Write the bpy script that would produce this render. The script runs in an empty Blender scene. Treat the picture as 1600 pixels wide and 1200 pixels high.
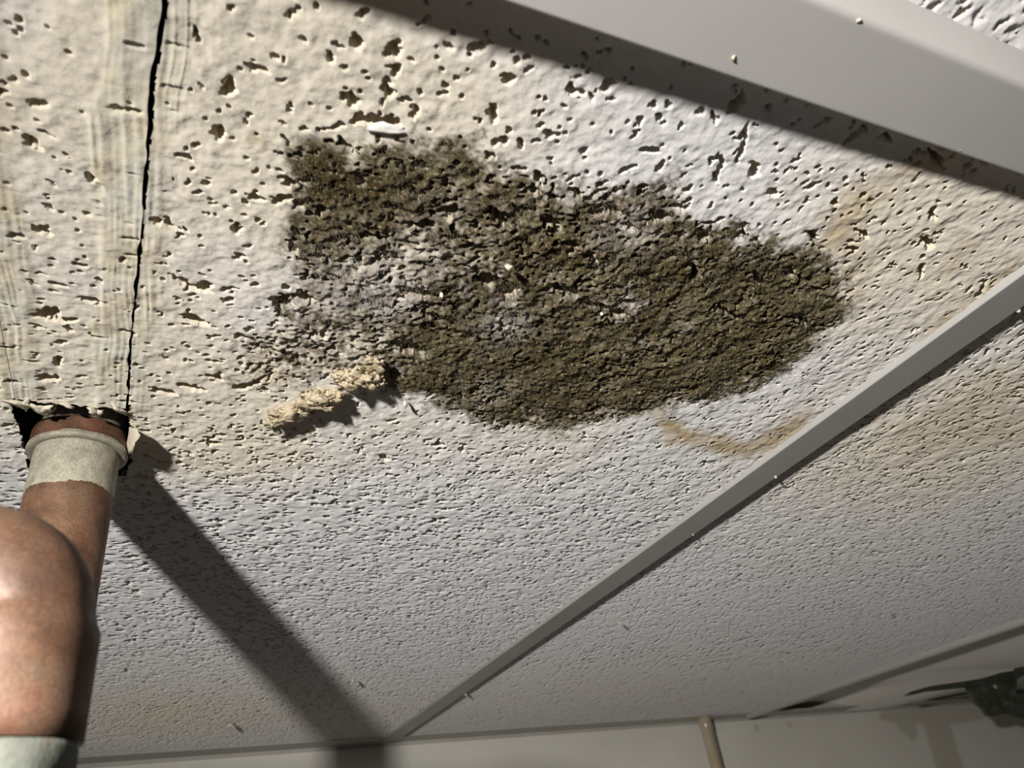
import bpy, bmesh, math, random
import numpy as np
from mathutils import Vector, Matrix, noise as mnoise

scene = bpy.context.scene
COL = scene.collection
random.seed(7); RNG = np.random.default_rng(11)

# ------------------------------------------------------------------ camera
H = 0.16                      # camera is 16 cm under the ceiling
ZC = 2.40                     # ceiling height
PP = np.array([800.0, 600.0])
V1 = np.array([186.0, 1458.0]); V2 = np.array([3540.0, 925.0])   # vanishing points of the grid
_a, _b = V1 - PP, V2 - PP
F = math.sqrt(-(_a @ _b))
E1 = np.array([*_a, F]); E1 /= np.linalg.norm(E1)      # towards the wall  = world +Y
E2 = np.array([*_b, F]); E2 /= np.linalg.norm(E2)      # along the wall    = world +X
EN = np.cross(E2, E1)                                  # up                = world +Z
cam_d = bpy.data.cameras.new('camera'); cam = bpy.data.objects.new('camera', cam_d); COL.objects.link(cam)
cam_d.sensor_width = 36.0; cam_d.lens = F / 1600 * 36; cam_d.clip_start = 0.004; cam_d.clip_end = 50
cam_d.dof.use_dof = True; cam_d.dof.focus_distance = 0.30
cam_d.dof.aperture_fstop = cam_d.lens / 1.1
R = Matrix(((E2[0], -E2[1], -E2[2]), (E1[0], -E1[1], -E1[2]), (EN[0], -EN[1], -EN[2])))
cam.matrix_world = Matrix.Translation((0, 0, ZC - H)) @ R.to_4x4()
scene.camera = cam

# ------------------------------------------------------------------ world, lamp, exposure
w = bpy.data.worlds.new('room_ambience'); scene.world = w; w.use_nodes = True
w.node_tree.nodes['Background'].inputs[0].default_value = (1.0, 0.95, 0.88, 1)
w.node_tree.nodes['Background'].inputs[1].default_value = 0.030
LX, LY, LD = -1.13 * H, -0.54 * H, 0.62 * H             # hand torch, left of and behind the camera, close under the ceiling
ld = bpy.data.lights.new('torch_beam', 'SPOT'); ld.energy = 36.0; ld.color = (1.0, 0.96, 0.91)
ld.shadow_soft_size = 0.010; ld.spot_size = math.radians(158); ld.spot_blend = 1.0
torch = bpy.data.objects.new('torch_beam', ld); COL.objects.link(torch)
torch.location = (LX, LY, ZC - LD)
_az, _el = math.radians(55), math.radians(-18)
torch.rotation_euler = Vector((math.sin(_az) * math.cos(_el), math.cos(_az) * math.cos(_el), math.sin(_el))).to_track_quat('-Z', 'Y').to_euler()
torch.scale = (1.6, 0.36, 1)

vs = scene.view_settings
scene.display_settings.display_device = 'sRGB'
vs.view_transform = 'Standard'; vs.look = 'None'; vs.gamma = 1.0; vs.use_curve_mapping = False
vs.exposure = 0.0

# ------------------------------------------------------------------ helpers
def cpt(u, v, drop=0.0):
    """where the sight line through photo pixel (u, v) meets the level `drop` (metres) under the ceiling"""
    d = np.array([u - 800.0, v - 600.0, F]); t = (H - drop) / (d @ EN); X = d * t
    return np.array([X @ E2, X @ E1])
def cpts(L, drop=0.0): return np.array([cpt(u, v, drop) for u, v in L])

def sstep(a, b, x):
    t = np.clip((x - a) / (b - a), 0, 1); return t * t * (3 - 2 * t)

def vnoise(x, y, s, seed=0):
    """smooth value noise 0..1, feature size s"""
    r = np.random.default_rng(seed + 100); T = r.random((256, 256)).astype(np.float32)
    X = x / s; Y = y / s
    xi = np.floor(X).astype(np.int64); yi = np.floor(Y).astype(np.int64)
    fx = (X - xi).astype(np.float32); fy = (Y - yi).astype(np.float32)
    fx = fx * fx * fx * (fx * (fx * 6 - 15) + 10); fy = fy * fy * fy * (fy * (fy * 6 - 15) + 10)
    a = xi & 255; b = (xi + 1) & 255; c = yi & 255; d = (yi + 1) & 255
    return (T[a, c] * (1 - fx) + T[b, c] * fx) * (1 - fy) + (T[a, d] * (1 - fx) + T[b, d] * fx) * fy
def fbm(x, y, s, seed=0, n=3):
    o = 0; amp = 1; tot = 0
    for k in range(n):
        o = o + amp * vnoise(x, y, s, seed + 17 * k); tot += amp; amp *= .55; s *= .47
    return o / tot

def sdist(x, y, poly):
    """signed distance to a polygon, positive inside"""
    d2 = np.full(x.shape, 1e9, np.float32); ins = np.zeros(x.shape, bool)
    n = len(poly)
    for i in range(n):
        ax, ay = poly[i]; bx, by = poly[(i + 1) % n]
        ex, ey = bx - ax, by - ay
        t = np.clip(((x - ax) * ex + (y - ay) * ey) / (ex * ex + ey * ey), 0, 1)
        d2 = np.minimum(d2, (x - ax - t * ex) ** 2 + (y - ay - t * ey) ** 2)
        if ay != by:
            c = ((ay > y) != (by > y)) & (x < (bx - ax) * (y - ay) / (by - ay) + ax)
            ins ^= c
    d = np.sqrt(d2)
    return np.where(ins, d, -d)

def link(name, me, mat, parent=None, smooth=True):
    o = bpy.data.objects.new(name, me); COL.objects.link(o)
    if mat: me.materials.append(mat)
    if parent: o.parent = parent
    if smooth: me.shade_smooth()
    return o
def tag(o, label=None, cat=None, group=None, kind=None):
    if label: o['label'] = label
    if cat: o['category'] = cat
    if group: o['group'] = group
    if kind: o['kind'] = kind
    return o
def empty(name, loc=(0, 0, 0)):
    o = bpy.data.objects.new(name, None); COL.objects.link(o); o.location = loc; o.empty_display_size = .02
    return o
def bm_obj(name, bm, mat, parent=None, smooth=True):
    me = bpy.data.meshes.new(name); bmesh.ops.recalc_face_normals(bm, faces=bm.faces); bm.to_mesh(me); bm.free()
    return link(name, me, mat, parent, smooth)
def mesh_np(name, V, Fq, k):
    me = bpy.data.meshes.new(name)
    me.vertices.add(len(V)); me.vertices.foreach_set('co', V.astype(np.float32).ravel())
    n = len(Fq); me.loops.add(n * k); me.loops.foreach_set('vertex_index', Fq.astype(np.int32).ravel())
    me.polygons.add(n); me.polygons.foreach_set('loop_start', np.arange(0, n * k, k, dtype=np.int32))
    me.update(calc_edges=True)
    return me

# ------------------------------------------------------------------ materials
def mat(name):
    m = bpy.data.materials.new(name); m.use_nodes = True
    return m, m.node_tree.nodes, m.node_tree.links, m.node_tree.nodes['Principled BSDF']
def N(ns, t, **kw):
    n = ns.new(t)
    for k, v in kw.items():
        if k in n.inputs: n.inputs[k].default_value = v
        else: setattr(n, k, v)
    return n
def mix(ns, ls, fac, a, b):
    n = ns.new('ShaderNodeMix'); n.data_type = 'RGBA'; n.clamp_factor = True
    for s, v in ((n.inputs[0], fac), (n.inputs[6], a), (n.inputs[7], b)):
        if hasattr(v, 'is_linked') or hasattr(v, 'links'): ls.new(v, s)
        elif isinstance(v, tuple): s.default_value = (*v, 1)
        else: s.default_value = v
    return n.outputs[2]
def coords(ns, ls, scale=1.0):
    t = ns.new('ShaderNodeTexCoord'); return t.outputs['Object']
def noise_tex(ns, ls, scale, detail=3, rough=.55, vec=None):
    n = N(ns, 'ShaderNodeTexNoise', Scale=scale, Detail=detail, Roughness=rough)
    if vec is not None: ls.new(vec, n.inputs['Vector'])
    return n.outputs['Fac']
def ramp(ns, ls, fac, stops):
    r = ns.new('ShaderNodeValToRGB'); ls.new(fac, r.inputs[0])
    el = r.color_ramp.elements
    while len(el) < len(stops): el.new(.5)
    for e, (p, c) in zip(el, stops): e.position = p; e.color = (*c, 1) if len(c) == 3 else c
    return r.outputs[0]
def math_n(ns, ls, op, a, b=0.5):
    n = ns.new('ShaderNodeMath'); n.operation = op
    for s, v in ((n.inputs[0], a), (n.inputs[1], b)):
        if hasattr(v, 'links'): ls.new(v, s)
        else: s.default_value = v
    return n.outputs[0]
def bump(ns, ls, h, strength, dist, bsdf):
    b = N(ns, 'ShaderNodeBump', Strength=strength, Distance=dist); ls.new(h, b.inputs['Height']); ls.new(b.outputs[0], bsdf.inputs['Normal'])

def tile_material():
    m, ns, ls, bs = mat('mineral_fibre_tile')
    co = coords(ns, ls)
    a1 = N(ns, 'ShaderNodeAttribute', attribute_name='wear1'); a2 = N(ns, 'ShaderNodeAttribute', attribute_name='wear2')
    s1 = ns.new('ShaderNodeSeparateColor'); ls.new(a1.outputs['Color'], s1.inputs[0])
    s2 = ns.new('ShaderNodeSeparateColor'); ls.new(a2.outputs['Color'], s2.inputs[0])
    mould, cream, tan = s1.outputs[0], s1.outputs[1], s1.outputs[2]
    caulk, lilac, fibre = s2.outputs[0], s2.outputs[1], s2.outputs[2]
    fine = noise_tex(ns, ls, 700, 4, .65, co); mid = noise_tex(ns, ls, 160, 4, .6, co); big = noise_tex(ns, ls, 45, 3, .5, co)
    base = mix(ns, ls, mid, (.70, .69, .70), (.80, .79, .79))
    c = mix(ns, ls, cream, base, (.74, .69, .59))
    tanc = ramp(ns, ls, mid, [(.3, (.40, .31, .17)), (.7, (.56, .46, .30))])
    c = mix(ns, ls, tan, c, tanc)
    caulkc = ramp(ns, ls, big, [(.38, (.66, .58, .40)), (.58, (.62, .61, .53))])
    c = mix(ns, ls, math_n(ns, ls, 'MULTIPLY', caulk, .75), c, caulkc)
    c = mix(ns, ls, math_n(ns, ls, 'MULTIPLY', fibre, .55), c, (.80, .70, .50))
    mo = ramp(ns, ls, big, [(.36, (.050, .038, .015)), (.52, (.098, .083, .045)), (.68, (.18, .16, .105))])
    mo = mix(ns, ls, math_n(ns, ls, 'MULTIPLY', tan, .55), mo, (.120, .080, .030))
    spk = ramp(ns, ls, fine, [(.38, (.5, .5, .5)), (.62, (1.5, 1.5, 1.5))])
    mm = ns.new('ShaderNodeMix'); mm.data_type = 'RGBA'; mm.blend_type = 'MULTIPLY'; mm.inputs[0].default_value = 1
    ls.new(mo, mm.inputs[6]); ls.new(spk, mm.inputs[7])
    c = mix(ns, ls, mould, c, mm.outputs[2])
    flk = ramp(ns, ls, noise_tex(ns, ls, 1100, 3, .6, co), [(.57, (0, 0, 0)), (.68, (1, 1, 1))])
    c = mix(ns, ls, math_n(ns, ls, 'MULTIPLY', flk, math_n(ns, ls, 'MULTIPLY', mould, .55)), c, (.62, .55, .40))
    c = mix(ns, ls, lilac, c, (.42, .39, .37))
    ls.new(c, bs.inputs['Base Color']); bs.inputs['Roughness'].default_value = .9
    bs.inputs['Specular IOR Level'].default_value = .15; bs.inputs['Diffuse Roughness'].default_value = 1.0
    hsum = math_n(ns, ls, 'ADD', math_n(ns, ls, 'MULTIPLY', fine, .6), mid)
    bump(ns, ls, hsum, .35, .0006, bs)
    return m
M_TILE = tile_material()

def painted(name, c1, c2, rough=.45, scale=60, bumpd=0.0, spec=.4, stain=None):
    m, ns, ls, bs = mat(name)
    co = coords(ns, ls); n = noise_tex(ns, ls, scale, 4, .6, co)
    c = ramp(ns, ls, n, [(.3, c1), (.7, c2)])
    if stain:
        sn = noise_tex(ns, ls, stain[0], 5, .65, co)
        f = ramp(ns, ls, sn, [(stain[1], (0, 0, 0)), (stain[1] + .08, (1, 1, 1))])
        c = mix(ns, ls, math_n(ns, ls, 'MULTIPLY', f, stain[3]), c, stain[2])
    ls.new(c, bs.inputs['Base Color']); bs.inputs['Roughness'].default_value = rough
    bs.inputs['Specular IOR Level'].default_value = spec
    if bumpd: bump(ns, ls, noise_tex(ns, ls, scale * 6, 3, .6, co), .4, bumpd, bs)
    return m
M_TEE = painted('painted_steel_tee', (.46, .455, .44), (.50, .49, .475), .42, 30, 0.00004, .35, (90, .66, (.30, .27, .22), .5))
M_RAIL = painted('painted_rail', (.60, .585, .565), (.64, .625, .605), .45, 25, 0.00003, .35, (120, .70, (.38, .34, .28), .5))
M_ANGLE = painted('painted_wall_angle', (.50, .48, .44), (.56, .54, .49), .5, 30, 0.00005, .3)
M_HOLE_SHADE = painted('hole_shade_black', (.012, .012, .012), (.02, .02, .018), .95, 20, 0, .05)  # near-black painted on the added deck so the pipe hole stays dark
M_PANEL = painted('smooth_vinyl_panel', (.68, .65, .59), (.74, .71, .65), .6, 12, 0.0001, .25)
M_PANEL.node_tree.nodes['Principled BSDF'].inputs['Diffuse Roughness'].default_value = 1.0
M_CRUMB = painted('plaster_crumb', (.62, .56, .43), (.74, .69, .57), .9, 400, 0.0006, .1)
M_FLAKE = painted('crumbled_fibre', (.50, .41, .28), (.70, .61, .45), .95, 300, 0.0009, .1, (160, .52, (.26, .20, .11), .8))
M_WHITE = painted('white_paint_skin', (.66, .65, .63), (.74, .73, .70), .7, 200, 0.0002, .2)
M_IRON = painted('dull_green_black_metal', (.035, .037, .026), (.085, .095, .07), .55, 60, 0.0003, .4, (70, .6, (.16, .14, .11), .7))
M_BOLT = painted('worn_bolt_metal', (.38, .36, .31), (.5, .48, .42), .4, 200, 0, .5)
M_POLE = painted('beige_enamel', (.42, .35, .24), (.50, .43, .31), .22, 40, 0, .6)

def wall_material():
    m, ns, ls, bs = mat('wall_paint')
    co = coords(ns, ls); n = noise_tex(ns, ls, 9, 4, .6, co)
    c = ramp(ns, ls, n, [(.3, (.82, .79, .70)), (.7, (.88, .86, .78))])
    at = N(ns, 'ShaderNodeAttribute', attribute_name='brown_mark')
    c = mix(ns, ls, at.outputs['Fac'], c, (.50, .44, .345))
    ls.new(c, bs.inputs['Base Color']); bs.inputs['Roughness'].default_value = .5
    bump(ns, ls, noise_tex(ns, ls, 70, 3, .5, co), .25, .0006, bs)
    return m
M_WALL = wall_material()

def copper_material(name, band=None, tone=1.0):
    m, ns, ls, bs = mat(name)
    co = coords(ns, ls)
    n1 = noise_tex(ns, ls, 55, 5, .65, co); n2 = noise_tex(ns, ls, 260, 4, .6, co); n3 = noise_tex(ns, ls, 60, 3, .5, co)
    c = ramp(ns, ls, n1, [(.32, (.060, .030, .016)), (.47, (.115, .062, .037)), (.58, (.165, .090, .056)), (.70, (.21, .15, .10))])
    pat = ramp(ns, ls, n3, [(.50, (0, 0, 0)), (.66, (1, 1, 1))])
    c = mix(ns, ls, math_n(ns, ls, 'MULTIPLY', pat, .55), c, (.17, .13, .085))
    red = ramp(ns, ls, noise_tex(ns, ls, 34, 2, .5, co), [(.60, (0, 0, 0)), (.70, (1, 1, 1))])
    c = mix(ns, ls, math_n(ns, ls, 'MULTIPLY', red, .5), c, (.28, .095, .07))
    metal = .25
    if band:
        sp = ns.new('ShaderNodeSeparateXYZ'); ls.new(co, sp.inputs[0])
        z = math_n(ns, ls, 'ADD', sp.outputs[2], math_n(ns, ls, 'MULTIPLY', math_n(ns, ls, 'SUBTRACT', n1, .5), band[2]))
        f1 = math_n(ns, ls, 'GREATER_THAN', z, band[0]); f2 = math_n(ns, ls, 'LESS_THAN', z, band[1])
        f = math_n(ns, ls, 'MULTIPLY', f1, f2)
        pc = ramp(ns, ls, n2, [(.3, (.22, .208, .168)), (.7, (.38, .362, .30))])
        c = mix(ns, ls, f, c, pc)
        ls.new(math_n(ns, ls, 'MULTIPLY', math_n(ns, ls, 'SUBTRACT', 1.0, f), metal), bs.inputs['Metallic'])
    else: bs.inputs['Metallic'].default_value = metal
    sp_ = ramp(ns, ls, noise_tex(ns, ls, 1700, 2, .6, co), [(.35, (.82, .82, .82)), (.70, (1.35, 1.3, 1.2))])
    mm = ns.new('ShaderNodeMix'); mm.data_type = 'RGBA'; mm.blend_type = 'MULTIPLY'; mm.inputs[0].default_value = 1
    ls.new(c, mm.inputs[6]); ls.new(sp_, mm.inputs[7]); c = mix(ns, ls, tone, (.012, .006, .004), mm.outputs[2])
    ls.new(c, bs.inputs['Base Color']); bs.inputs['Specular IOR Level'].default_value = .3
    rr = ramp(ns, ls, n2, [(.3, (.45, .45, .45)), (.7, (.68, .68, .68))]); ls.new(rr, bs.inputs['Roughness'])
    bump(ns, ls, n2, .25, .0004, bs)
    return m
M_COPPER = copper_material('dark_aged_copper', None, .45)
M_VERDIGRIS = painted('chalky_solder', (.065, .07, .058), (.115, .12, .10), .7, 220, 0.0003, .3, (150, .55, (.09, .045, .03), .8))

# ------------------------------------------------------------------ grid layout (metres, camera below the origin)
XB0, XB1 = 1.722 * H, 1.882 * H        # edges of the middle tee
XC0, XC1 = 5.527 * H, 5.690 * H        # edges of the far tee
YW = 6.62 * H                          # wall face, mid span
def wall_y(x): return 6.43 * H + .060 * x   # the wall is not quite square to the grid
YA = 0.40 * H                          # under the near rail
XL = -2.08 * H
X_SL = -0.335 * H                      # left seam of the filler strip
Y_H0, Y_H1 = 1.672 * H, 2.02 * H       # pipe hole
seam = cpts([(262, -60), (260, 0), (250, 67), (238, 135), (236, 190), (232, 225), (226, 304), (219, 385), (213, 444), (207, 494), (202, 562), (199, 630), (195, 660)])
def seam_x(y): return np.interp(y, seam[:, 1], seam[:, 0])
X_SR = float(seam_x(Y_H0))

# ------------------------------------------------------------------ wear maps, all in ceiling coordinates
mould_poly = cpts([(445, 228), (520, 232), (600, 222), (680, 232), (740, 222), (800, 258), (850, 275), (920, 285), (1010, 280), (1080, 288),
                   (1092, 328), (1140, 355), (1200, 380), (1270, 402), (1330, 425), (1338, 470), (1300, 522), (1240, 570), (1180, 612), (1110, 632),
                   (1020, 642), (940, 662), (860, 676), (780, 672), (710, 645), (650, 618), (600, 612), (540, 585), (470, 600), (405, 612), (365, 580),
                   (380, 530), (425, 495), (450, 450), (462, 430), (445, 395), (460, 340), (470, 295)])
# blobs: px, py, radius mm, weight  (density of the growth)
mould_blobs = [(560, 300, 13, .5), (500, 360, 9, .4), (660, 260, 9, .25), (760, 290, 8, .2), (820, 370, 10, .2), (900, 400, 12, .25), (1020, 420, 14, .3), (1150, 450, 16, .35), (1270, 450, 15, .4),
               (700, 480, 12, .35), (800, 590, 18, .45), (900, 560, 18, .35), (1050, 570, 20, .3), (700, 590, 12, .35), (1180, 550, 18, .3),
               (570, 450, 12, -.75), (540, 500, 10, -.45), (430, 560, 16, -.42), (500, 560, 14, -.38), (650, 350, 6, -.4), (960, 360, 9, -.25), (780, 505, 6, -.35), (740, 300, 7, -.15),
               (640, 400, 8, -.15), (1080, 520, 8, -.22), (980, 470, 7, -.2)]
lilac_blobs = [(575, 440, 11, .95), (535, 455, 8, .6), (600, 470, 8, .5), (790, 505, 7, .85), (690, 330, 6, .35), (980, 370, 8, .4), (130, 430, 7, .25), (760, 608, 8, .4)]
cream_blobs = [(350, 250, 42, .55), (420, 180, 30, .5), (600, 200, 26, .45), (300, 40, 22, .7), (60, 300, 30, .45), (60, 560, 40, .65), (240, 640, 34, .75), (330, 660, 40, .6), (750, 230, 22, .35), (430, 690, 22, .4),
               (1480, 350, 40, .5), (1560, 380, 40, .45), (1380, 330, 22, .5), (1500, 470, 20, .3), (850, 690, 28, .55), (650, 680, 20, .4), (1350, 460, 12, .5),
               (1540, 640, 60, .5), (1400, 700, 60, .5), (1560, 720, 50, .4), (1430, 830, 70, .22), (300, 1130, 90, .5), (600, 1120, 90, .45), (900, 1080, 100, .35), (1100, 1085, 130, .45), (200, 1110, 90, .5)]
tan_polys = [cpts([(1255, 400), (1275, 350), (1310, 300), (1360, 270), (1420, 245), (1480, 228), (1470, 262), (1410, 290), (1370, 330), (1352, 390), (1362, 430), (1350, 470), (1330, 470), (1320, 410)]),
             cpts([(1005, 645), (1045, 640), (1085, 668), (1130, 678), (1170, 690), (1230, 650), (1275, 622), (1268, 660), (1215, 705), (1160, 722), (1110, 708), (1050, 690), (1025, 668)]),
             cpts([(1480, 395), (1515, 360), (1530, 375), (1495, 425), (1465, 445)]),
             cpts([(1440, 520), (1520, 455), (1600, 395), (1600, 415), (1500, 490), (1440, 535)]),
             cpts([(470, 235), (510, 228), (545, 300), (560, 360), (520, 400), (480, 380)]),
             cpts([(385, 212), (400, 204), (416, 210), (420, 224), (406, 234), (390, 228)]),
             cpts([(1010, 640), (1050, 640), (1070, 690), (1040, 700)]),
             cpts([(1380, 690), (1450, 630), (1530, 580), (1600, 560), (1640, 640), (1600, 700), (1500, 705), (1420, 722)]),
             cpts([(-20, 60), (28, 80), (40, 300), (36, 480), (-20, 540)]), cpts([(200, -20), (248, -20), (243, 60), (205, 70)]), cpts([(268, -20), (310, -20), (305, 80), (275, 100)])]
tan_w = [.85, 1.1, .8, .7, .7, 1.0, .9, .45, .35, .45, .40]
tan_soft = [9, 6, 4, 3, 9, 2, 5, 16, 5, 4, 4]

def blob_sum(x, y, blobs):
    o = np.zeros(x.shape, np.float32)
    for u, v, r, wt in blobs:
        c = cpt(u, v); r = r * 1e-3
        o += wt * np.exp(-((x - c[0]) ** 2 + (y - c[1]) ** 2) / (2 * r * r)).astype(np.float32)
    return o
def mould_map(x, y):
    n = fbm(x, y, .012, 3, 4) - .5
    sd = sdist(x, y, mould_poly) + n * .016
    d = sstep(-.009, .009, sd) * np.clip(.72 + .7 * blob_sum(x, y, mould_blobs), .50, 1.0)
    hf = .40 * vnoise(x, y, .0010, 41) + .32 * vnoise(x, y, .0026, 43) + .40 * vnoise(x, y, .008, 45) - .06
    return sstep(.22, .85, d + (hf - .5) * .95)

# ------------------------------------------------------------------ pits
feature_pits = [  # u, v, length mm, width mm, angle deg in ceiling plane (0 = along the wall), depth mm
    (400, 103, 5.5, 2.4, 5, 4), (358, 135, 2.6, 6.0, 10, 4), (345, 208, 3.0, 5.0, -20, 4), (270, 352, 6.0, 2.6, 25, 4), (368, 358, 2.8, 5.0, 5, 4), (60, 160, 4, 2.5, 0, 4),
    (50, 222, 3.4, 4.0, 10, 4), (65, 360, 4, 3.4, 0, 4), (30, 372, 4, 2, 0, 3), (190, 172, 7, 1.6, -8, 3), (140, 280, 3, 2, -20, 3), (240, 345, 4, 1.8, 20, 3), (290, 245, 5, 2, 0, 3),
    (560, 70, 2.6, 3.6, 0, 4), (622, 80, 3.4, 4.2, 30, 4), (548, 160, 3.6, 4.6, 10, 5), (590, 190, 11, 4.5, -12, 5), (770, 178, 2.6, 6.0, -25, 4), (745, 75, 6.5, 2.6, -38, 4), (795, 125, 3, 3, 0, 3),
    (605, 145, 3, 3, 0, 4), (622, 112, 1.8, 4, 0, 4), (900, 140, 5.5, 2.6, 30, 4), (925, 150, 3.5, 2, 40, 3), (950, 130, 3.4, 4.2, 0, 4), (862, 205, 3.8, 3, 15, 4), (785, 222, 4.2, 2.8, -20, 4),
    (815, 225, 2.4, 4, -30, 4), (845, 278, 4.6, 4.6, 20, 5), (1015, 237, 5.2, 2.2, -10, 4), (980, 265, 4.5, 2.4, -35, 4), (1033, 262, 2, 3.6, 0, 4), (1000, 190, 2.4, 2.4, 0, 3),
    (1160, 222, 14, 2.4, 62, 3), (1125, 262, 13, 2.6, 60, 3), (1180, 268, 7, 3, 30, 3), (1210, 300, 6, 3, 10, 4), (1270, 368, 9, 2.6, 28, 5), (1165, 358, 8, 2.4, 40, 5), (1305, 318, 5, 2.4, 10, 4),
    (1340, 205, 3.4, 5.5, 20, 4), (1385, 215, 6, 2, 25, 4), (1460, 248, 11, 2.4, 20, 5), (1155, 160, 3.4, 6, -20, 4), (1200, 170, 2, 2.6, 0, 4), (1460, 335, 7, 3, 20, 4), (1345, 365, 9, 2, 12, 4),
    (1450, 380, 10, 3, 25, 4), (1535, 450, 12, 2.4, 45, 3), (1440, 425, 9, 2, 48, 3), (1330, 390, 7, 2.2, 5, 4), (1590, 225, 3, 3, 0, 4), (1510, 260, 3, 2, 0, 3),
    (450, 285, 6, 3, 20, 5), (470, 320, 5, 3.4, -10, 5), (500, 330, 3.4, 5, 0, 5), (640, 300, 6, 3, 15, 5), (620, 325, 7, 4, 10, 5), (660, 350, 7, 3, 0, 5), (780, 340, 9, 4, 30, 5), (860, 350, 9, 4, 25, 5), (890, 380, 8, 3, 15, 5),
    (700, 330, 5, 4, 0, 5), (830, 300, 5, 3, 0, 4), (400, 310, 4, 2, 0, 4), (440, 310, 4, 4, 0, 5), (480, 285, 6, 2, -15, 4), (590, 370, 8, 4, 0, 5), (500, 400, 7, 4, 0, 5),
    (795, 455, 8, 8, 40, 6), (760, 440, 10, 6, 0, 5), (880, 455, 12, 4, 10, 5), (930, 478, 14, 4, 0, 6), (965, 490, 8, 4, 20, 5), (640, 545, 16, 7, 20, 6), (610, 590, 9, 12, 20, 6), (655, 460, 14, 5, 0, 4), (690, 500, 12, 5, 10, 4),
    (1090, 425, 12, 3, 40, 5), (1190, 440, 14, 3, 30, 5), (1140, 490, 16, 3, 15, 5), (1250, 500, 16, 3, 15, 5), (1100, 370, 8, 3, 20, 5), (1030, 340, 8, 4, 10, 5), (960, 330, 7, 3, 10, 4), (1240, 430, 9, 3, 20, 4),
    (290, 445, 9, 3, 25, 4), (320, 450, 3, 5, 0, 4), (305, 500, 9, 3.6, 25, 5), (440, 470, 7, 6, 0, 5), (480, 465, 7, 4, 30, 5), (450, 555, 10, 3, 20, 5), (385, 530, 8, 3, 20, 4), (335, 590, 8, 3, 20, 4), (255, 612, 9, 3.4, 15, 4),
    (300, 605, 9, 3.2, 15, 4), (380, 605, 8, 5, -30, 4), (75, 490, 8, 5, -40, 5), (100, 500, 8, 3, -20, 4), (90, 565, 3, 8, 0, 3), (70, 590, 5, 4, 0, 3), (145, 470, 8, 3, 0, 3), (685, 695, 4, 5, 0, 4), (600, 716, 3, 7, -30, 3), (225, 745, 6, 4, 0, 3)]

def make_pits(x0, x1, y0, y1, dens, seed, big=.13):
    """pit list for a rectangle; density per cm2"""
    r = np.random.default_rng(seed)
    n = int((x1 - x0) * (y1 - y0) * 1e4 * dens)
    out = np.empty((n, 6))
    out[:, 0] = r.uniform(x0, x1, n); out[:, 1] = r.uniform(y0, y1, n)
    k = r.random(n)
    L = np.where(k < big, r.uniform(2.2, 4.6, n), np.where(k < big + .32, r.uniform(1.3, 2.6, n), r.uniform(.9, 1.5, n)))
    W = np.where(k < big, r.uniform(1.2, 2.2, n), np.where(k < big + .32, r.uniform(.9, 1.3, n), L * r.uniform(.8, 1.1, n)))
    out[:, 2] = L * .5e-3; out[:, 3] = W * .5e-3
    out[:, 4] = r.uniform(0, math.pi, n)
    out[:, 5] = np.where(k < big, r.uniform(3.4, 6.0, n), r.uniform(2.6, 4.6, n)) * 1e-3
    return out
def stamp(xs, ys, X, Y, pits, soft=.68):
    """pit depth field on a (rows=ys, cols=xs) lattice"""
    D = np.zeros(X.shape, np.float32)
    wx = (vnoise(X, Y, .0013, 61) - .5) * .0016 + (vnoise(X, Y, .0035, 62) - .5) * .0016
    wy = (vnoise(X, Y, .0013, 63) - .5) * .0016 + (vnoise(X, Y, .0035, 64) - .5) * .0016
    for px, py, a, b, th, dep in pits:
        R_ = a * 1.5 + .001
        i0, i1 = np.searchsorted(xs, (px - R_, px + R_)); j0, j1 = np.searchsorted(ys, (py - R_, py + R_))
        if i1 - i0 < 2 or j1 - j0 < 2: continue
        sl = (slice(j0, j1), slice(i0, i1))
        k = min(1.0, a / .0016)
        dx = X[sl] + wx[sl] * k - px; dy = Y[sl] + wy[sl] * k - py
        c, s = math.cos(th), math.sin(th)
        rho = np.sqrt(((dx * c + dy * s) / a) ** 2 + ((dy * c - dx * s) / b) ** 2)
        D[sl] = np.maximum(D[sl], dep * sstep(1.0, soft, rho))
    return D
feat = []
for u, v, L, W, ang, dep in feature_pits:
    c = cpt(u, v); feat.append((c[0], c[1], L * .55e-3, W * .5e-3, math.radians(ang), dep * 1.25e-3))
feat = np.array(feat)

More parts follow.
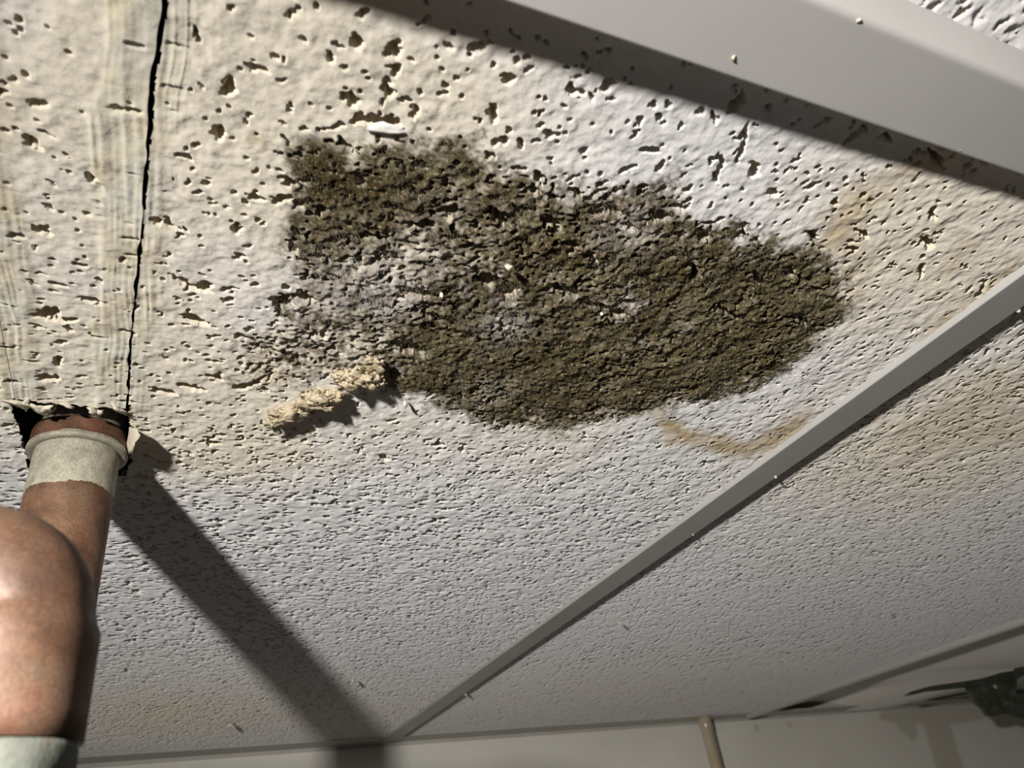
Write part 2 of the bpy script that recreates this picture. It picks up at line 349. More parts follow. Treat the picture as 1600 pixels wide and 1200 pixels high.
def surface(xs, ys, X, Y, pits, strip=False, plain=False):
    """height (downwards, metres) and wear channels of the tile face"""
    D = stamp(xs, ys, X, Y, pits)
    far = sstep(.38, .80, np.hypot(X, Y))
    n1 = fbm(X, Y, .0022, 5, 3) - .5; n2 = fbm(X, Y, .011, 9, 3) - .5
    b = n1 * .00040 * (1 - .8 * far) + n2 * .0008 * (1 - .75 * far) + (fbm(X, Y, .004, 7, 2) - .5) * .0005 * (1 - far)
    mo = np.zeros(X.shape, np.float32); li = mo.copy(); ta = mo.copy(); ca = mo.copy()
    cr = np.clip(blob_sum(X, Y, cream_blobs) * (.55 + .9 * fbm(X, Y, .02, 21, 3)), 0, 1)
    if not plain:
        mo = mould_map(X, Y)
        spots = sstep(.66, .8, fbm(X, Y, .018, 33, 3)) * np.exp(-(((X - .02) / .16) ** 2 + ((Y - .19) / .10) ** 2)) * .35
        mo = np.maximum(mo, spots * sstep(.4, .6, vnoise(X, Y, .0015, 35)))
        li = np.clip(blob_sum(X, Y, lilac_blobs), 0, 1) * sstep(.3, .65, fbm(X, Y, .0028, 51, 3)) * .8
        for P_, wt, sf in zip(tan_polys, tan_w, tan_soft):
            sd = sdist(X, Y, P_) + (fbm(X, Y, .008, 71, 3) - .5) * .006
            ta = np.maximum(ta, wt * sstep(-sf * .5e-3, sf * 1.1e-3, sd) * (.25 + 1.0 * fbm(X, Y, .009, 73, 4)))
        # brushed filler along the seams
        sx = seam_x(Y)
        wob = (vnoise(Y, Y * 0 + 3., .02, 81) - .5) * .005
        on = sstep(.300, .275, Y)
        cl = sstep(-.0125, -.0105, X - sx + wob) * sstep(.0002, -.0002, X - sx) + .8 * sstep(.0075, .0025, X - sx + wob * .6) * sstep(-.0002, .0002, X - sx)
        cl2 = sstep(.010, .007, np.abs(X - X_SL) + wob * .8) * .9
        ca = np.clip(np.maximum(cl, cl2) * on, 0, 1)
        brush = (vnoise(X + (vnoise(Y, X * 0, .016, 84) - .5) * .0018, Y * .02 + vnoise(X, Y, .03, 85) * .0004, .0006, 83) - .5) * sstep(.25, .6, fbm(X, Y, .013, 86, 2) + .12)
        b += ca * (.00030 + brush * .00042) - ca * n1 * .0002 - ca * .0006 * sstep(.90, .95, vnoise(X * .25, Y, .0022, 88))
        D *= 1 - .93 * ca * sstep(.25, .5, vnoise(X, Y, .006, 87) + .05)
        # crumbly swelling inside the growth
        sw = sstep(.1, .7, mo)
        core = sstep(-.002, .01, sdist(X, Y, mould_poly))
        ta = np.maximum(ta, core * (.25 + .35 * fbm(X, Y, .010, 93, 3)))
        b += core * ((fbm(X, Y, .006, 91, 4) - .5) * .0022 + (vnoise(X, Y, .0014, 95) - .5) * .0007)
    fib = sstep(.0003, .0012, D)
    mo = mo * (1 - .85 * fib * sstep(.25, .6, vnoise(X, Y, .002, 97)))
    cr = np.clip(cr + 0 * fib, 0, 1)
    b = b - D
    return b, mo, cr, ta, ca, li, fib

def lattice(parts):
    """coordinate list from (start, stop, step) runs"""
    out = []
    for a, b_, s in parts:
        n = max(1, int(round((b_ - a) / s))); out.append(np.linspace(a, b_, n, endpoint=False))
    out.append(np.array([parts[-1][1]]))
    return np.concatenate(out)

def tile_block(xs, ys, pits, keep=None, warp=None, plain=False, lift=None):
    X, Y = np.meshgrid(xs, ys)
    if warp is not None: X = warp(X, Y)
    b, mo, cr, ta, ca, li, fib = surface(xs, ys, X, Y, pits, plain=plain)
    Z = ZC - b
    if lift is not None: Z = Z + lift(X, Y)
    V = np.stack([X, Y, Z], -1).reshape(-1, 3)
    nx, ny = len(xs), len(ys)
    idx = np.arange(nx * ny).reshape(ny, nx)
    Q = np.stack([idx[:-1, :-1], idx[1:, :-1], idx[1:, 1:], idx[:-1, 1:]], -1)      # faces look down
    if keep is not None:
        xc = .25 * (X[:-1, :-1] + X[1:, 1:] + X[1:, :-1] + X[:-1, 1:]); yc = .25 * (Y[:-1, :-1] + Y[1:, 1:] + Y[1:, :-1] + Y[:-1, 1:])
        Q = Q[keep(xc, yc)]
    else: Q = Q.reshape(-1, 4)
    one = np.ones_like(mo)
    A1 = np.stack([mo, cr, ta, one], -1).reshape(-1, 4); A2 = np.stack([ca, li, fib, one], -1).reshape(-1, 4)
    return V, Q.reshape(-1, 4), A1, A2

def tile_object(name, blocks, parent, material):
    V = []; Q = []; A1 = []; A2 = []; o = 0
    for v, q, a, b in blocks:
        used = np.unique(q); mp = np.full(len(v), -1, np.int64); mp[used] = np.arange(len(used))
        V.append(v[used]); Q.append(mp[q] + o); A1.append(a[used]); A2.append(b[used]); o += len(used)
    me = mesh_np(name, np.concatenate(V), np.concatenate(Q), 4)
    for nm, A in (('wear1', A1), ('wear2', A2)):
        at = me.attributes.new(nm, 'FLOAT_COLOR', 'POINT'); at.data.foreach_set('color', np.concatenate(A).astype(np.float32).ravel())
    return link(name, me, material, parent)

# ------------------------------------------------------------------ ceiling
ceiling = tag(empty('ceiling', (0, 0, 0)), kind='structure')

# stained main tile, with the notch for the pipe
pm = np.concatenate([make_pits(XL, XB0 + .01, YA, YW, 3.0, 1), make_pits(-.10, .3, .27, .62, 3.0, 2, .26), make_pits(-.14, .3, .62, .95, 2.0, 3, .12), feat])
def extra_mould_pits():
    p = make_pits(mould_poly[:, 0].min(), mould_poly[:, 0].max(), mould_poly[:, 1].min(), mould_poly[:, 1].max(), 6.0, 5, .30)
    s = sdist(p[:, 0], p[:, 1], mould_poly); p = p[s > 0]; p[:, 5] *= 1.2
    return p
pm = np.concatenate([pm, extra_mould_pits()])
def rag(x, y, s=.0016, seed=201): return (fbm(x, y, .005, seed, 3) - .5) * 2 * s
def keep_main(x, y):
    r1 = rag(x, y); r2 = rag(x, y, .0016, 207)
    notch = (x > X_SL + .0004) & (x < seam_x(y) + .0005) & (y < Y_H0 + .004)
    hole = (x > X_SL + r1) & (x < X_SR + .0012 + r2) & (y > Y_H0 - .004) & (y < Y_H1 + r2)
    return ~(notch | hole)
def warp_main(X, Y):
    on = sstep(Y_H0 + .02, Y_H0, Y)
    d = (seam_x(Y) + np.interp(Y, (.1, .14, .27), (.0007, .0004, .00025)) + (vnoise(Y, Y * 0, .004, 211) - .5) * .0008 - X_SR) * on
    return X + d * np.exp(-((X - X_SR) / .010) ** 2)
s = .00043
left = [(XL, -.14, .012), (-.14, -.07, .0016)]
nleft = int(round((X_SL + .07) / s)); ncen = int(round((X_SR - X_SL) / s))
xs_n = np.concatenate([lattice(left)[:-1], np.linspace(-.07, X_SL, max(2, nleft), endpoint=False), np.linspace(X_SL, X_SR, ncen, endpoint=False), lattice([(X_SR, XB0 + .008, s)])])
ys_n = lattice([(YA, .23, .00042), (.23, .33, .00052)])
xs_f = lattice([(XL, -.16, .012), (-.16, XB0 + .008, .0009)])
ys_f = lattice([(.33, .50, .00075), (.50, .75, .0011), (.75, 6.46 * H, .0018)])
blocks = [tile_block(xs_n, ys_n, pm, keep_main, warp_main), tile_block(xs_f, ys_f, pm)]
tile_main = tile_object('ceiling_tile', blocks, ceiling, M_TILE)
tile_main['label'] = 'water-stained fissured tile carrying the dark mould'

# filler strip glued into the notch
def warp_strip(X, Y):
    t = (X - X_SL) / (X_SR - X_SL)
    xr = seam_x(Y) - np.interp(Y, (.1, .14, .27), (.0007, .0004, .0002)) + (vnoise(Y, Y * 0, .005, 213) - .5) * .0008
    return X_SL + .0006 + t * (xr - X_SL - .0006)
xs_s = np.linspace(X_SL, X_SR, ncen); ys_s = lattice([(YA, Y_H0 + .004, .00042)])
keep_strip = lambda x, y: y < Y_H0 + rag(x, y, .0022, 221)
strip = tile_object('filler_strip', [tile_block(xs_s, ys_s, pm, keep_strip, warp_strip)], ceiling, M_TILE)
strip['label'] = 'narrow filler strip with brushed yellowish caulk'

# tile between the two tees
pr_ = np.concatenate([make_pits(XB1 - .01, XC0, YA, .70, 4.6, 12, .16), make_pits(.25, XC0, .70, YW, 2.2, 13, .12)])
xs_r = lattice([(XB1 - .008, .36, .00062), (.36, .50, .001), (.50, XC0 + .008, .0015)])
ys_r = lattice([(YA, .15, .0014), (.15, .36, .0007), (.36, .60, .0011), (.60, YW, .0022)])
tile_object('ceiling_tile', [tile_block(xs_r, ys_r, pr_)], ceiling, M_TILE)['label'] = 'grey fissured tile between the two straight tees'

# tile on the near side of the rail
pn = make_pits(-.10, .50, -.06, .06, 6.0, 21, .3); pn[:, 5] *= .16
xs_t = lattice([(XL, -.10, .02), (-.10, .10, .0014), (.10, .24, .0006), (.24, .50, .0014), (.50, XB0 + .3, .02)]); ys_t = lattice([(-.35, -.06, .02), (-.06, -.01, .0014), (-.01, .062, .0006)])
tile_object('ceiling_tile', [tile_block(xs_t, ys_t, pn, plain=True)], ceiling, M_TILE)['label'] = 'brightly lit tile beyond the near rail'

# smooth panel beyond the far tee: bowed, lifted off the wall angle in two places
def lift_p(X, Y):
    e = sstep(.84, 1.06, Y)
    return .0015 + e * (.010 * np.exp(-((X - 1.02) / .055) ** 2) + .012 * np.exp(-((X - 1.52) / .16) ** 2)) - .004 * np.exp(-((X - 1.22) / .12) ** 2) * e
xs_p = lattice([(XC1 - .008, 2.2, .012)]); ys_p = lattice([(.25, 6.86 * H, .012)])
Xp, Yp = np.meshgrid(xs_p, ys_p); Zp = ZC + lift_p(Xp, Yp)
ip = np.arange(Xp.size).reshape(Xp.shape)
panel = link('ceiling_panel', mesh_np('ceiling_panel', np.stack([Xp, Yp, Zp], -1).reshape(-1, 3), np.stack([ip[:-1, :-1], ip[1:, :-1], ip[1:, 1:], ip[:-1, 1:]], -1).reshape(-1, 4), 4), M_PANEL, ceiling)
panel['label'] = 'smooth plain panel bowed away from the wall angle'

# deck added above the tiles to block ambient light; near-black paints the hole's shade
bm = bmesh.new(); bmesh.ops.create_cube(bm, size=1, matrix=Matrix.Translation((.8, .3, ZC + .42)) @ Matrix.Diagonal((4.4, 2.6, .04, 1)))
bm_obj('light_block_deck', bm, M_HOLE_SHADE, ceiling, False)

# ------------------------------------------------------------------ grid metal
def sweep(name, prof_fn, pts, axis, material, parent=None):
    """extrude closed profile prof_fn(t)->[(across, down)] along stations pts on axis ('X' or 'Y')"""
    bm = bmesh.new(); rings = []
    for t in pts:
        ring = []
        for a, d in prof_fn(t):
            ring.append(bm.verts.new((t, a, ZC - d) if axis == 'X' else (a, t, ZC - d)))
        rings.append(ring)
    n = len(rings[0])
    for r0, r1 in zip(rings, rings[1:]):
        for i in range(n): bm.faces.new((r0[i], r0[(i + 1) % n], r1[(i + 1) % n], r1[i]))
    bm.faces.new(rings[0]); bm.faces.new(rings[-1][::-1])
    o = bm_obj(name, bm, material, parent)
    o.data.set_sharp_from_angle(angle=math.radians(32))
    return o
def arc(cx, cy, r, a0, a1, n=5):
    return [(cx + r * math.cos(math.radians(a0 + (a1 - a0) * i / n)), cy + r * math.sin(math.radians(a0 + (a1 - a0) * i / n))) for i in range(n + 1)]
def tee_prof(x0, x1, th, r):
    web = (x0 + x1) / 2
    return lambda t: [(x0, -.0006), (x0, th - r - .0002)] + arc(x0 + r, th - r, r, 180, 90) + [(x0 + r + .0003, th), (x1 - r - .0003, th)] + arc(x1 - r, th - r, r, 90, 0) + [(x1, -.0006), (web + .001, -.0006), (web + .001, -.035), (web - .001, -.035), (web - .001, -.0006)]
thB = .0029
kB = 1 - thB / H
t2 = tag(sweep('trim_2', tee_prof(1.722 * H * 1.0, 1.882 * H * kB, thB, .0007), np.linspace(.5 * H, 6.40 * H, 40), 'Y', M_TEE), 'long grey ceiling tee running from the wall past the mould', kind='structure')
thC = .0050
t3 = tag(sweep('trim_3', tee_prof(5.527 * H, 5.527 * H + .019, .0065, .0060), np.linspace(.5 * H, 6.60 * H, 40), 'Y', M_TEE), 'far ceiling tee beside the smooth panel', kind='structure')

# deep rail nearest the camera
def rail_prof(x):
    d = (.062 - .014 * x / H) * H
    d = max(d, .004)
    k = 1 - d / H
    y0, y1, y2 = .305 * H, .352 * H * k, .4995 * H * k
    return [(y0, -.002), (y0, .0006)] + [(y0 + (y1 - y0) * .72, d * .68)] + arc(y1 + .0012, d - .0022, .0022, 150, 90, 6) + [(y1 + .0018, d), (y2 - .0012, d)] + arc(y2 - .0008, d - .0008, .0008, 90, 0, 4) + [(y2, -.002), (y2, -.03), (y0, -.03)]
t1 = tag(sweep('trim_1', rail_prof, np.linspace(XL, 3.0 * H, 30), 'X', M_RAIL), 'broad white painted rail across the upper right corner', kind='structure')

# wall angle
ang = tag(sweep('trim_4', lambda t: [(wall_y(t) - .27 * H, -.0008), (wall_y(t) - .27 * H, .0008), (wall_y(t) - .002, .0008), (wall_y(t) - .002, .005), (wall_y(t), .005), (wall_y(t), -.0008)], np.linspace(-.6, 2.6, 40), 'X', M_ANGLE), 'pale wall angle along the top of the back wall', kind='structure')

# ------------------------------------------------------------------ wall
def px_wall(u, v):
    d = np.array([u - 800., v - 600., F]); t = 6.43 * H / (d @ E1 - .060 * (d @ E2)); X = d * t
    return X @ E2, ZC - H + X @ EN
xs_w = lattice([(-1.2, .6, .03), (.6, .8, .03), (.8, 1.75, .004), (1.75, 2.6, .03)]); zs_w = lattice([(0.0, 2.1, .3), (2.1, 2.28, .02), (2.28, ZC + .05, .003)])
Xw, Zw = np.meshgrid(xs_w, zs_w)
brown_mark_poly = np.array([px_wall(*p) for p in [(1375, 1112), (1540, 1098), (1540, 1122), (1484, 1132), (1506, 1200), (1515, 1260), (1475, 1260), (1462, 1200), (1443, 1135), (1434, 1133), (1434, 1152), (1425, 1156), (1408, 1142), (1400, 1129), (1375, 1124)]])  # outline of a brown patch blended into the wall colour
dr = sstep(-.004, .004, sdist(Xw, Zw, brown_mark_poly) + (fbm(Xw, Zw, .03, 301, 2) - .5) * .006) * .55
for u, v, r in ((1182, 1137, .006), (1234, 1133, .005)):
    c = px_wall(u, v); dr = np.maximum(dr, .5 * sstep(r * 1.4, r * .5, np.hypot(Xw - c[0], Zw - c[1])))
iw = np.arange(Xw.size).reshape(Xw.shape)
mw = mesh_np('wall_back', np.stack([Xw, wall_y(Xw), Zw], -1).reshape(-1, 3), np.stack([iw[:-1, :-1], iw[:-1, 1:], iw[1:, 1:], iw[1:, :-1]], -1).reshape(-1, 4), 4)
at = mw.attributes.new('brown_mark', 'FLOAT', 'POINT'); at.data.foreach_set('value', dr.astype(np.float32).ravel())
wall = tag(link('wall_back', mw, M_WALL), kind='structure')

# ------------------------------------------------------------------ tubes
def lathe(bm, prof, seg=64, M=Matrix.Identity(4), cap=True, jitter=None):
    """prof: [(radius, z)]"""
    rings = []
    for i, (r, z) in enumerate(prof):
        ring = []
        for k in range(seg):
            a = 2 * math.pi * k / seg
            rr, zz = r, z
            if jitter: rr, zz = jitter(i, a, r, z)
            ring.append(bm.verts.new(M @ Vector((rr * math.cos(a), rr * math.sin(a), zz))))
        rings.append(ring)
    for r0, r1 in zip(rings, rings[1:]):
        for k in range(seg): bm.faces.new((r0[k], r0[(k + 1) % seg], r1[(k + 1) % seg], r1[k]))
    if cap: bm.faces.new(rings[0][::-1]); bm.faces.new(rings[-1])
    return rings
def tube_path(bm, pts, rad, seg=48):
    rings = []
    P_ = [Vector(p) for p in pts]
    up = Vector((0, 1, 0))
    for i, p in enumerate(P_):
        t = (P_[min(i + 1, len(P_) - 1)] - P_[max(i - 1, 0)]).normalized()
        n = (up - t * up.dot(t)).normalized(); b = t.cross(n)
        r = rad(i) if callable(rad) else rad
        rings.append([bm.verts.new(p + (n * math.cos(a) + b * math.sin(a)) * r) for a in [2 * math.pi * k / seg for k in range(seg)]])
    for r0, r1 in zip(rings, rings[1:]):
        for k in range(seg): bm.faces.new((r0[k], r0[(k + 1) % seg], r1[(k + 1) % seg], r1[k]))
    bm.faces.new(rings[0][::-1]); bm.faces.new(rings[-1])

# straight copper pipe through the hole
PX, PY = -.2135 * H, 1.845 * H
pipe = tag(empty('copper_pipe', (PX, PY, ZC)), 'aged copper pipe with a grey painted band rising through the ceiling hole', 'pipe')
bm = bmesh.new(); lathe(bm, [(.0146, -1.9), (.0146, -.3), (.0146, -.1), (.0146, -.05), (.0146, .01), (.0146, .20)])
bm_obj('tube', bm, copper_material('aged_copper_painted_band', (-.0238, .03, .010)), pipe)
bm = bmesh.new()
lathe(bm, [(.0147, -.0062), (.0162, -.0064), (.0171, -.0060), (.0173, -.0052), (.0171, -.0044), (.0167, -.0040), (.0166, -.002), (.0166, .0015), (.0162, .0028), (.0147, .0032)], cap=False)
cpl = bm_obj('coupling', bm, copper_material('aged_copper_coupling', (-.02, -.0038, .005)), pipe)
cpl['label'] = 'copper coupling with a grey painted lip'

# elbow fitting in front of it, arm leaving to the left
EXr = .0120
zE = .125
dE = np.array([20 - 800., 1060 - 600., F]); XE = dE / F * zE
ex, ey, ez = XE @ E2, XE @ E1, XE @ EN + ZC - H      # a point on the vertical leg's axis
z_bot = None
def z_at(v, u=20):
    d = np.array([u - 800., v - 600., F]); t = ey / (d @ E1); return (d * t) @ EN + ZC - H
z_collar = z_at(1168); z_sock = z_at(985)
elb = tag(empty('copper_elbow', (ex, ey, z_collar)), 'mottled copper elbow fitting in the lower left corner', 'pipe fitting')
Rb = .0102
path = [(0, 0, 0), (0, 0, .004), (0, 0, z_sock - z_collar - .003), (0, 0, z_sock - z_collar - .001), (0, 0, z_sock - z_collar + .0008)]
rads = [EXr, EXr, EXr, EXr, EXr - .0009]
zb = z_sock - z_collar + .001
for i in range(1, 19):
    a = math.radians(84 * i / 18)
    path.append((-Rb + Rb * math.cos(a), 0, zb + Rb * math.sin(a))); rads.append(EXr - .0012)
lx_, lz_ = path[-1][0], path[-1][2]; dv = (-math.sin(a), math.cos(a))
for k, (l, r) in enumerate([(.001, EXr - .0004), (.002, EXr), (.022, EXr), (.0225, EXr - .002)]):
    path.append((lx_ + dv[0] * l, 0, lz_ + dv[1] * l)); rads.append(r)
bm = bmesh.new(); tube_path(bm, path, lambda i: rads[i], 56); bm_obj('elbow_body', bm, M_COPPER, elb)
bm = bmesh.new(); tube_path(bm, [(lx_ + dv[0] * .02, 0, lz_ + dv[1] * .02), (lx_ + dv[0] * .45, 0, lz_ + dv[1] * .45)], .0098, 48); bm_obj('arm_tube', bm, M_COPPER, elb)
bm = bmesh.new()
lathe(bm, [(.0100, -.008), (.0109, -.006), (.0112, -.0035), (.0114, -.0014), (.0112, -.0004), (.0100, -.0004)], cap=False, jitter=lambda i, a, r, z: (r + .0003 * math.sin(5 * a + i), z + (.0016 * mnoise.noise((math.cos(a) * 2, math.sin(a) * 2, 1)) if i == 0 else 0)))
bm_obj('solder_collar', bm, M_VERDIGRIS, elb)['label'] = 'chalky grey-green solder collar'
bm = bmesh.new(); lathe(bm, [(.0099, -1.6), (.0099, -.4), (.0099, -.1), (.0099, .002)]); bm_obj('riser_tube', bm, M_COPPER, elb)

# slim pole in front of the wall
dP = np.array([1099 - 800., 1118 - 600., F]); yP = 6.46 * H; tP = yP / (dP @ E1); xP = (dP * tP) @ E2
bm = bmesh.new(); lathe(bm, [(.0088, -2.39), (.0088, -1), (.0088, -.2), (.0088, -.022), (.0098, -.020), (.0098, -.0035), (.0088, -.0016)], 40)
po = bm_obj('slim_pole', bm, M_POLE); po.location = (xP, yP, ZC)
tag(po, 'slim glossy beige pole standing against the back wall', 'pole')

# ------------------------------------------------------------------ dark bracket at the right edge
def flat_shape(name, outer, holes, thick, material, parent):
    """plate in the XZ plane with round holes, extruded along Y"""
    cu = bpy.data.curves.new(name, 'CURVE'); cu.dimensions = '2D'; cu.fill_mode = 'BOTH'; cu.extrude = thick / 2; cu.bevel_depth = .0006
    for L in [outer] + [[(x + r * math.cos(2 * math.pi * k / 14), z + r * math.sin(2 * math.pi * k / 14)) for k in range(14)] for x, z, r in holes]:
        sp = cu.splines.new('POLY'); sp.points.add(len(L) - 1); sp.use_cyclic_u = True
        for p, (x, z) in zip(sp.points, L): p.co = (x, z, 0, 1)
    tmp = bpy.data.objects.new(name, cu); me = bpy.data.meshes.new_from_object(tmp); bpy.data.objects.remove(tmp)
    me.transform(Matrix.Rotation(math.pi / 2, 4, 'X'))
    me.name = name
    return link(name, me, material, parent, False)
YB = 5.15 * H
def px_b(u, v, y=YB):
    d = np.array([u - 800., v - 600., F]); t = y / (d @ E1); X = d * t
    return X @ E2, X @ EN + ZC - H
ox, oz = px_b(1520, 1080)
brk = tag(empty('metal_bracket', (ox, YB, oz)), 'dark perforated metal bracket under the panel at the right edge', 'bracket')
rel = lambda u, v: tuple(np.array(px_b(u, v)) - (ox, oz))
flat_shape('arm', [rel(*p) for p in [(1419, 1085), (1428, 1080), (1450, 1074), (1500, 1067), (1530, 1062), (1560, 1053), (1580, 1050), (1590, 1052), (1588, 1060), (1560, 1066), (1530, 1072), (1500, 1074), (1450, 1079), (1425, 1085)]][::-1], [], .012, M_IRON, brk)
gus = flat_shape('gusset', [rel(*p) for p in [(1540, 1062), (1560, 1054), (1585, 1053), (1586, 1066), (1584, 1090), (1556, 1082), (1548, 1076)]][::-1], [], .006, M_IRON, brk)
ph = [(1523, 1080, 4), (1531, 1090, 3), (1538, 1099, 3.6), (1549, 1107, 3.2), (1569, 1101, 5)]
plate = flat_shape('perforated_plate', [rel(*p) for p in [(1510, 1073), (1526, 1070), (1545, 1072), (1556, 1084), (1600, 1086), (1640, 1084), (1660, 1130), (1600, 1123), (1572, 1114), (1556, 1118), (1542, 1117), (1534, 1106), (1521, 1097), (1516, 1084)]][::-1],
                   [(*rel(u, v), r * .00105) for u, v, r in ph], .005, M_IRON, brk)
for u, v, bmt in ((1597, 1048, M_IRON), (1551, 1074, M_BOLT), (1590, 1096, M_IRON)):
    bm = bmesh.new(); x, z = rel(u, v)
    kb = .55 if bmt is M_BOLT else 1.0; lathe(bm, [(.004 * kb, -.010), (.0075 * kb, -.009), (.0075 * kb, -.003), (.005 * kb, .006)], 6, Matrix.Translation((x, 0, z)) @ Matrix.Rotation(math.pi / 2, 4, 'X'))
    bm_obj('bolt', bm, bmt, brk, False)

# ------------------------------------------------------------------ crumbling crust, flaps and crumbs
def lump(bm, c, r, seed, sq=(1, 1, .5), rough=.5, sub=2):
    rs = random.Random(seed); off = Vector((rs.uniform(0, 50), rs.uniform(0, 50), rs.uniform(0, 50)))
    rot = Matrix.Rotation(rs.uniform(0, 6.28), 3, 'Z') @ Matrix.Rotation(rs.uniform(-.5, .5), 3, 'X')
    g = bmesh.ops.create_icosphere(bm, subdivisions=sub, radius=1)
    for v in g['verts']:
        p = v.co.copy()
        k = 1 + rough * mnoise.noise(p * 1.3 + off) + rough * .7 * mnoise.noise(p * 3.1 + off)
        q = rot @ Vector((p.x * sq[0] * k, p.y * sq[1] * k, p.z * sq[2] * k))
        v.co = Vector(c) + q * r
def crust(label, pts, seed):
    """ragged crumbling crust hanging along pts [(u, v, drop mm, radius mm)]"""
    rs = random.Random(seed); bm = bmesh.new()
    u0, v0 = pts[len(pts) // 2][:2]; c0 = cpt(u0, v0)
    for i in range(len(pts) - 1):
        n = 34
        for k in range(n):
            t = (k + rs.random()) / n; a, b = pts[i], pts[i + 1]
            u = a[0] + (b[0] - a[0]) * t; v = a[1] + (b[1] - a[1]) * t
            dm = (a[2] + (b[2] - a[2]) * t) * .62e-3; rm = (a[3] + (b[3] - a[3]) * t) * 1e-3
            c = cpt(u + rs.uniform(-9, 9), v + rs.uniform(-10, 6), dm)
            dd = dm * rs.uniform(.1, 1.0)
            lump(bm, (c[0] - c0[0], c[1] - c0[1], -dd), rm * rs.uniform(.2, .75), rs.random() * 1e4, (1.5, .9, .28), 1.2)
    o = bm_obj('crumbling_crust', bm, M_FLAKE); o.location = (c0[0], c0[1], ZC)
    return tag(o, label, 'crust', 'crumbling crusts at the lower edge of the mould')
crust('leftmost cream crumbling crust hanging below the mould edge', [(428, 664, 5, 2.6), (445, 655, 6, 3.2), (470, 650, 4, 2.8)], 3)
crust('middle cream crumbling crust hanging from the mould edge', [(468, 645, 4, 2.4), (490, 632, 7, 3.2), (515, 632, 7, 2.8), (532, 622, 4, 2.4)], 5)
crust('largest cream crumbling crust, highest of the three', [(528, 592, 5, 2.4), (545, 600, 7, 3.0), (570, 602, 8, 2.8), (590, 605, 7, 2.0), (588, 585, 5, 2.4), (580, 570, 3, 2.4)], 8)

def flap(name, outline, lift, material, label, cat, parent=None, thick=.0004):
    """curled paint skin: outline px polygon, lift(i) drop in mm for each point"""
    bm = bmesh.new(); c0 = cpt(*outline[0][:2]); top = []
    for u, v, d in outline:
        c = cpt(u, v, d * 1e-3); top.append(Vector((c[0] - c0[0], c[1] - c0[1], -d * 1e-3)))
    cen = sum(top, Vector()) / len(top) + Vector((0, 0, -.0003))
    A = [bm.verts.new(p) for p in top]; B = [bm.verts.new(p + Vector((0, 0, thick))) for p in top]
    ca, cb = bm.verts.new(cen), bm.verts.new(cen + Vector((0, 0, thick))); n = len(A)
    for i in range(n):
        j = (i + 1) % n
        bm.faces.new((A[i], A[j], ca)); bm.faces.new((B[j], B[i], cb)); bm.faces.new((A[i], B[i], B[j], A[j]))
    bmesh.ops.subdivide_edges(bm, edges=bm.edges[:], cuts=1, use_grid_fill=True)
    for v in bm.verts: v.co += Vector([mnoise.noise(v.co * 900 + Vector((k * 7, 0, 0))) * .0003 for k in range(3)])
    o = bm_obj(name, bm, material, parent); o.location = (c0[0], c0[1], ZC)
    return tag(o, label, cat)
flap('paint_flap', [(572, 203, .6), (582, 194, .2), (598, 191, .2), (615, 196, .3), (632, 204, .4), (636, 209, .8), (612, 210, 1.1), (592, 207, 1.0)], None, M_WHITE, 'white curled paint flap above the top edge of the mould', 'paint flap')
flap('paint_flap', [(202, 668, .2), (214, 672, 4), (219, 682, 7), (211, 692, 8), (207, 708, 8), (199, 712, 5), (196, 700, 2), (200, 684, .5)], None, M_CRUMB, 'torn cream flap at the right edge of the pipe hole', 'paint flap')
for k, (u, v, d, r) in enumerate([(62, 640, 1.5, 2.0), (72, 639, 1.5, 1.8), (105, 634, 1.0, 1.6), (145, 643, 1.6, 1.8), (152, 645, 1.4, 1.4), (185, 640, 1.2, 2.0), (24, 630, 1.5, 2.4), (40, 634, 1.2, 1.8)]):
    bm = bmesh.new(); lump(bm, (0, 0, 0), r * 1e-3, 900 + k, (1.7, .75, .3), 1.1)
    o = bm_obj('torn_edge_bit', bm, M_CRUMB, strip); c = cpt(u, v, d * 1e-3); o.location = (c[0], c[1], ZC - d * 1e-3)
crumbs = [(1146, 90, 8.5, 1.1, 'pale crumb stuck to the middle of the broad rail underside'), (1342, 32, 8.0, 1.2, 'pale crumb on the bright edge of the broad rail'),
          (1500, 234, 7.0, .9, 'tiny pale crumb at the lower edge of the broad rail'), (1212, 746, 3.5, 1.6, 'white crumb clinging to the lower edge of the long tee'),
          (1592, 486, 3.0, 1.5, 'white fleck beside the long tee at the right edge'), (1083, 836, 3.5, 1.4, 'pale crumb under the long tee near its middle'),
          (551, 1064, 5, 3.2, 'cream crumb hanging at the far end of the pipe shadow'), (360, 1134, 5, 4.5, 'cream crumb near the wall left of the pipe shadow'),
          (728, 1086, 4, 3.0, 'small crumb below the far end of the long tee'), (633, 632, 2.5, 2.0, 'white chip just below the largest cream crust'),
          (940, 491, 2.0, 1.3, 'tiny white chip in the middle of the dark mould'), (690, 462, 2.5, 1.8, 'beige chip left of the torn pit in the mould'),
          (795, 418, 3.5, 2.2, 'beige chip above the torn pit in the mould'), (968, 974, 5, 2.2, 'dull crumb hanging right of the long tee')]
for k, (u, v, d, r, lab) in enumerate(crumbs):
    bm = bmesh.new(); rs = random.Random(k)
    r *= .45; lump(bm, (0, 0, 0), r * 1e-3, 500 + k, (1.1, .8, .9), .7); lump(bm, (rs.uniform(-.8, .8) * r * 1e-3, rs.uniform(-.8, .8) * r * 1e-3, r * .9e-3), r * .8e-3, 700 + k, (1, .7, .9), .7)
    c = cpt(u, v, d * 1e-3); o = bm_obj('plaster_crumb', bm, M_WHITE if 'white' in lab else M_CRUMB); o.location = (c[0], c[1], ZC - d * 1e-3)
    tag(o, lab, 'crumb', 'loose crumbs on the ceiling')

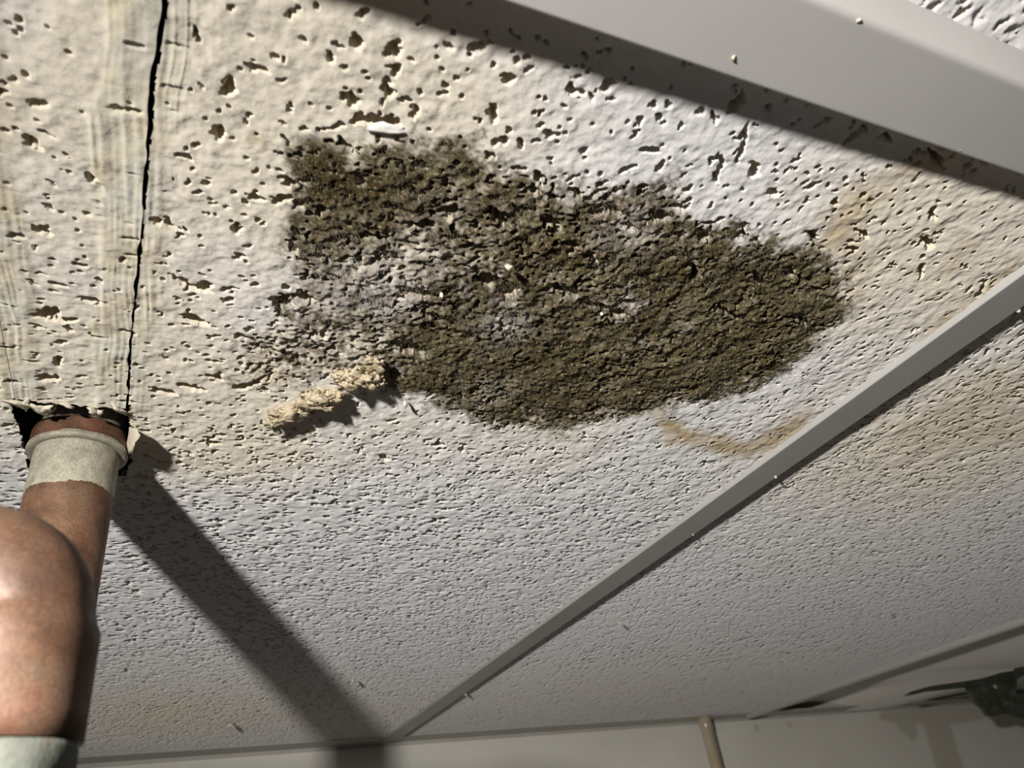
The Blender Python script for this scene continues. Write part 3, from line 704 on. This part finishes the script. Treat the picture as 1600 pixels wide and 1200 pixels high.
# ------------------------------------------------------------------ mould fuzz (uncountable filaments)
def fuzz():
    r = np.random.default_rng(77); n = 210000
    x = r.uniform(mould_poly[:, 0].min() - .006, mould_poly[:, 0].max() + .006, n); y = r.uniform(mould_poly[:, 1].min() - .006, mould_poly[:, 1].max() + .006, n)
    p = np.maximum(mould_map(x, y) * .8, np.clip(blob_sum(x, y, lilac_blobs), 0, 1) * .9) * sstep(.35, .6, fbm(x, y, .007, 401, 3))
    k = r.random(n) < p; x, y = x[k], y[k]; n = len(x)
    xs = lattice([(x.min() - .002, x.max() + .002, .0008)]); ys = lattice([(y.min() - .002, y.max() + .002, .0008)])
    X, Y = np.meshgrid(xs, ys)
    core = sstep(-.002, .01, sdist(X, Y, mould_poly))
    b = (fbm(X, Y, .0022, 5, 3) - .5) * .00036 + (fbm(X, Y, .011, 9, 3) - .5) * .0007 + core * ((fbm(X, Y, .006, 91, 4) - .5) * .0022 + (vnoise(X, Y, .0014, 95) - .5) * .0007)
    ii = np.clip(np.searchsorted(xs, x), 0, len(xs) - 1); jj = np.clip(np.searchsorted(ys, y), 0, len(ys) - 1)
    z = ZC - b[jj, ii] + .0001
    L = r.uniform(.5, 1.3, n) * 1e-3; th = r.uniform(0, 6.283, n); tilt = r.uniform(.2, 1.3, n)
    dx, dy, dz = np.cos(th) * np.sin(tilt), np.sin(th) * np.sin(tilt), -np.cos(tilt)
    wv = .00007
    base = np.stack([x, y, z], -1); side = np.stack([-np.sin(th), np.cos(th), np.zeros(n)], -1) * wv
    tip = base + np.stack([dx, dy, dz], -1) * L[:, None]
    V = np.stack([base - side, base + side, tip], 1).reshape(-1, 3)
    me = mesh_np('mould_growth', V, np.arange(3 * n).reshape(-1, 3), 3)
    li = np.clip(blob_sum(x, y, lilac_blobs) * 1.2, 0, 1); v = r.uniform(.6, 1.5, n)
    c = (np.array([.13, .11, .06])[None] * (1 - li[:, None]) + np.array([.40, .375, .36])[None] * li[:, None]) * v[:, None]
    C = np.repeat(np.concatenate([c, np.ones((n, 1))], 1), 3, 0)
    at = me.attributes.new('tint', 'FLOAT_COLOR', 'POINT'); at.data.foreach_set('color', C.astype(np.float32).ravel())
    m, ns, ls, bs = mat('mould_filament'); a = N(ns, 'ShaderNodeAttribute', attribute_name='tint'); ls.new(a.outputs['Color'], bs.inputs['Base Color']); bs.inputs['Roughness'].default_value = .9
    o = link('mould_growth', me, m, None, False)
    tag(o, 'fuzzy dark olive mould spread over the stained ceiling tile', 'mould', kind='stuff')
fuzz()
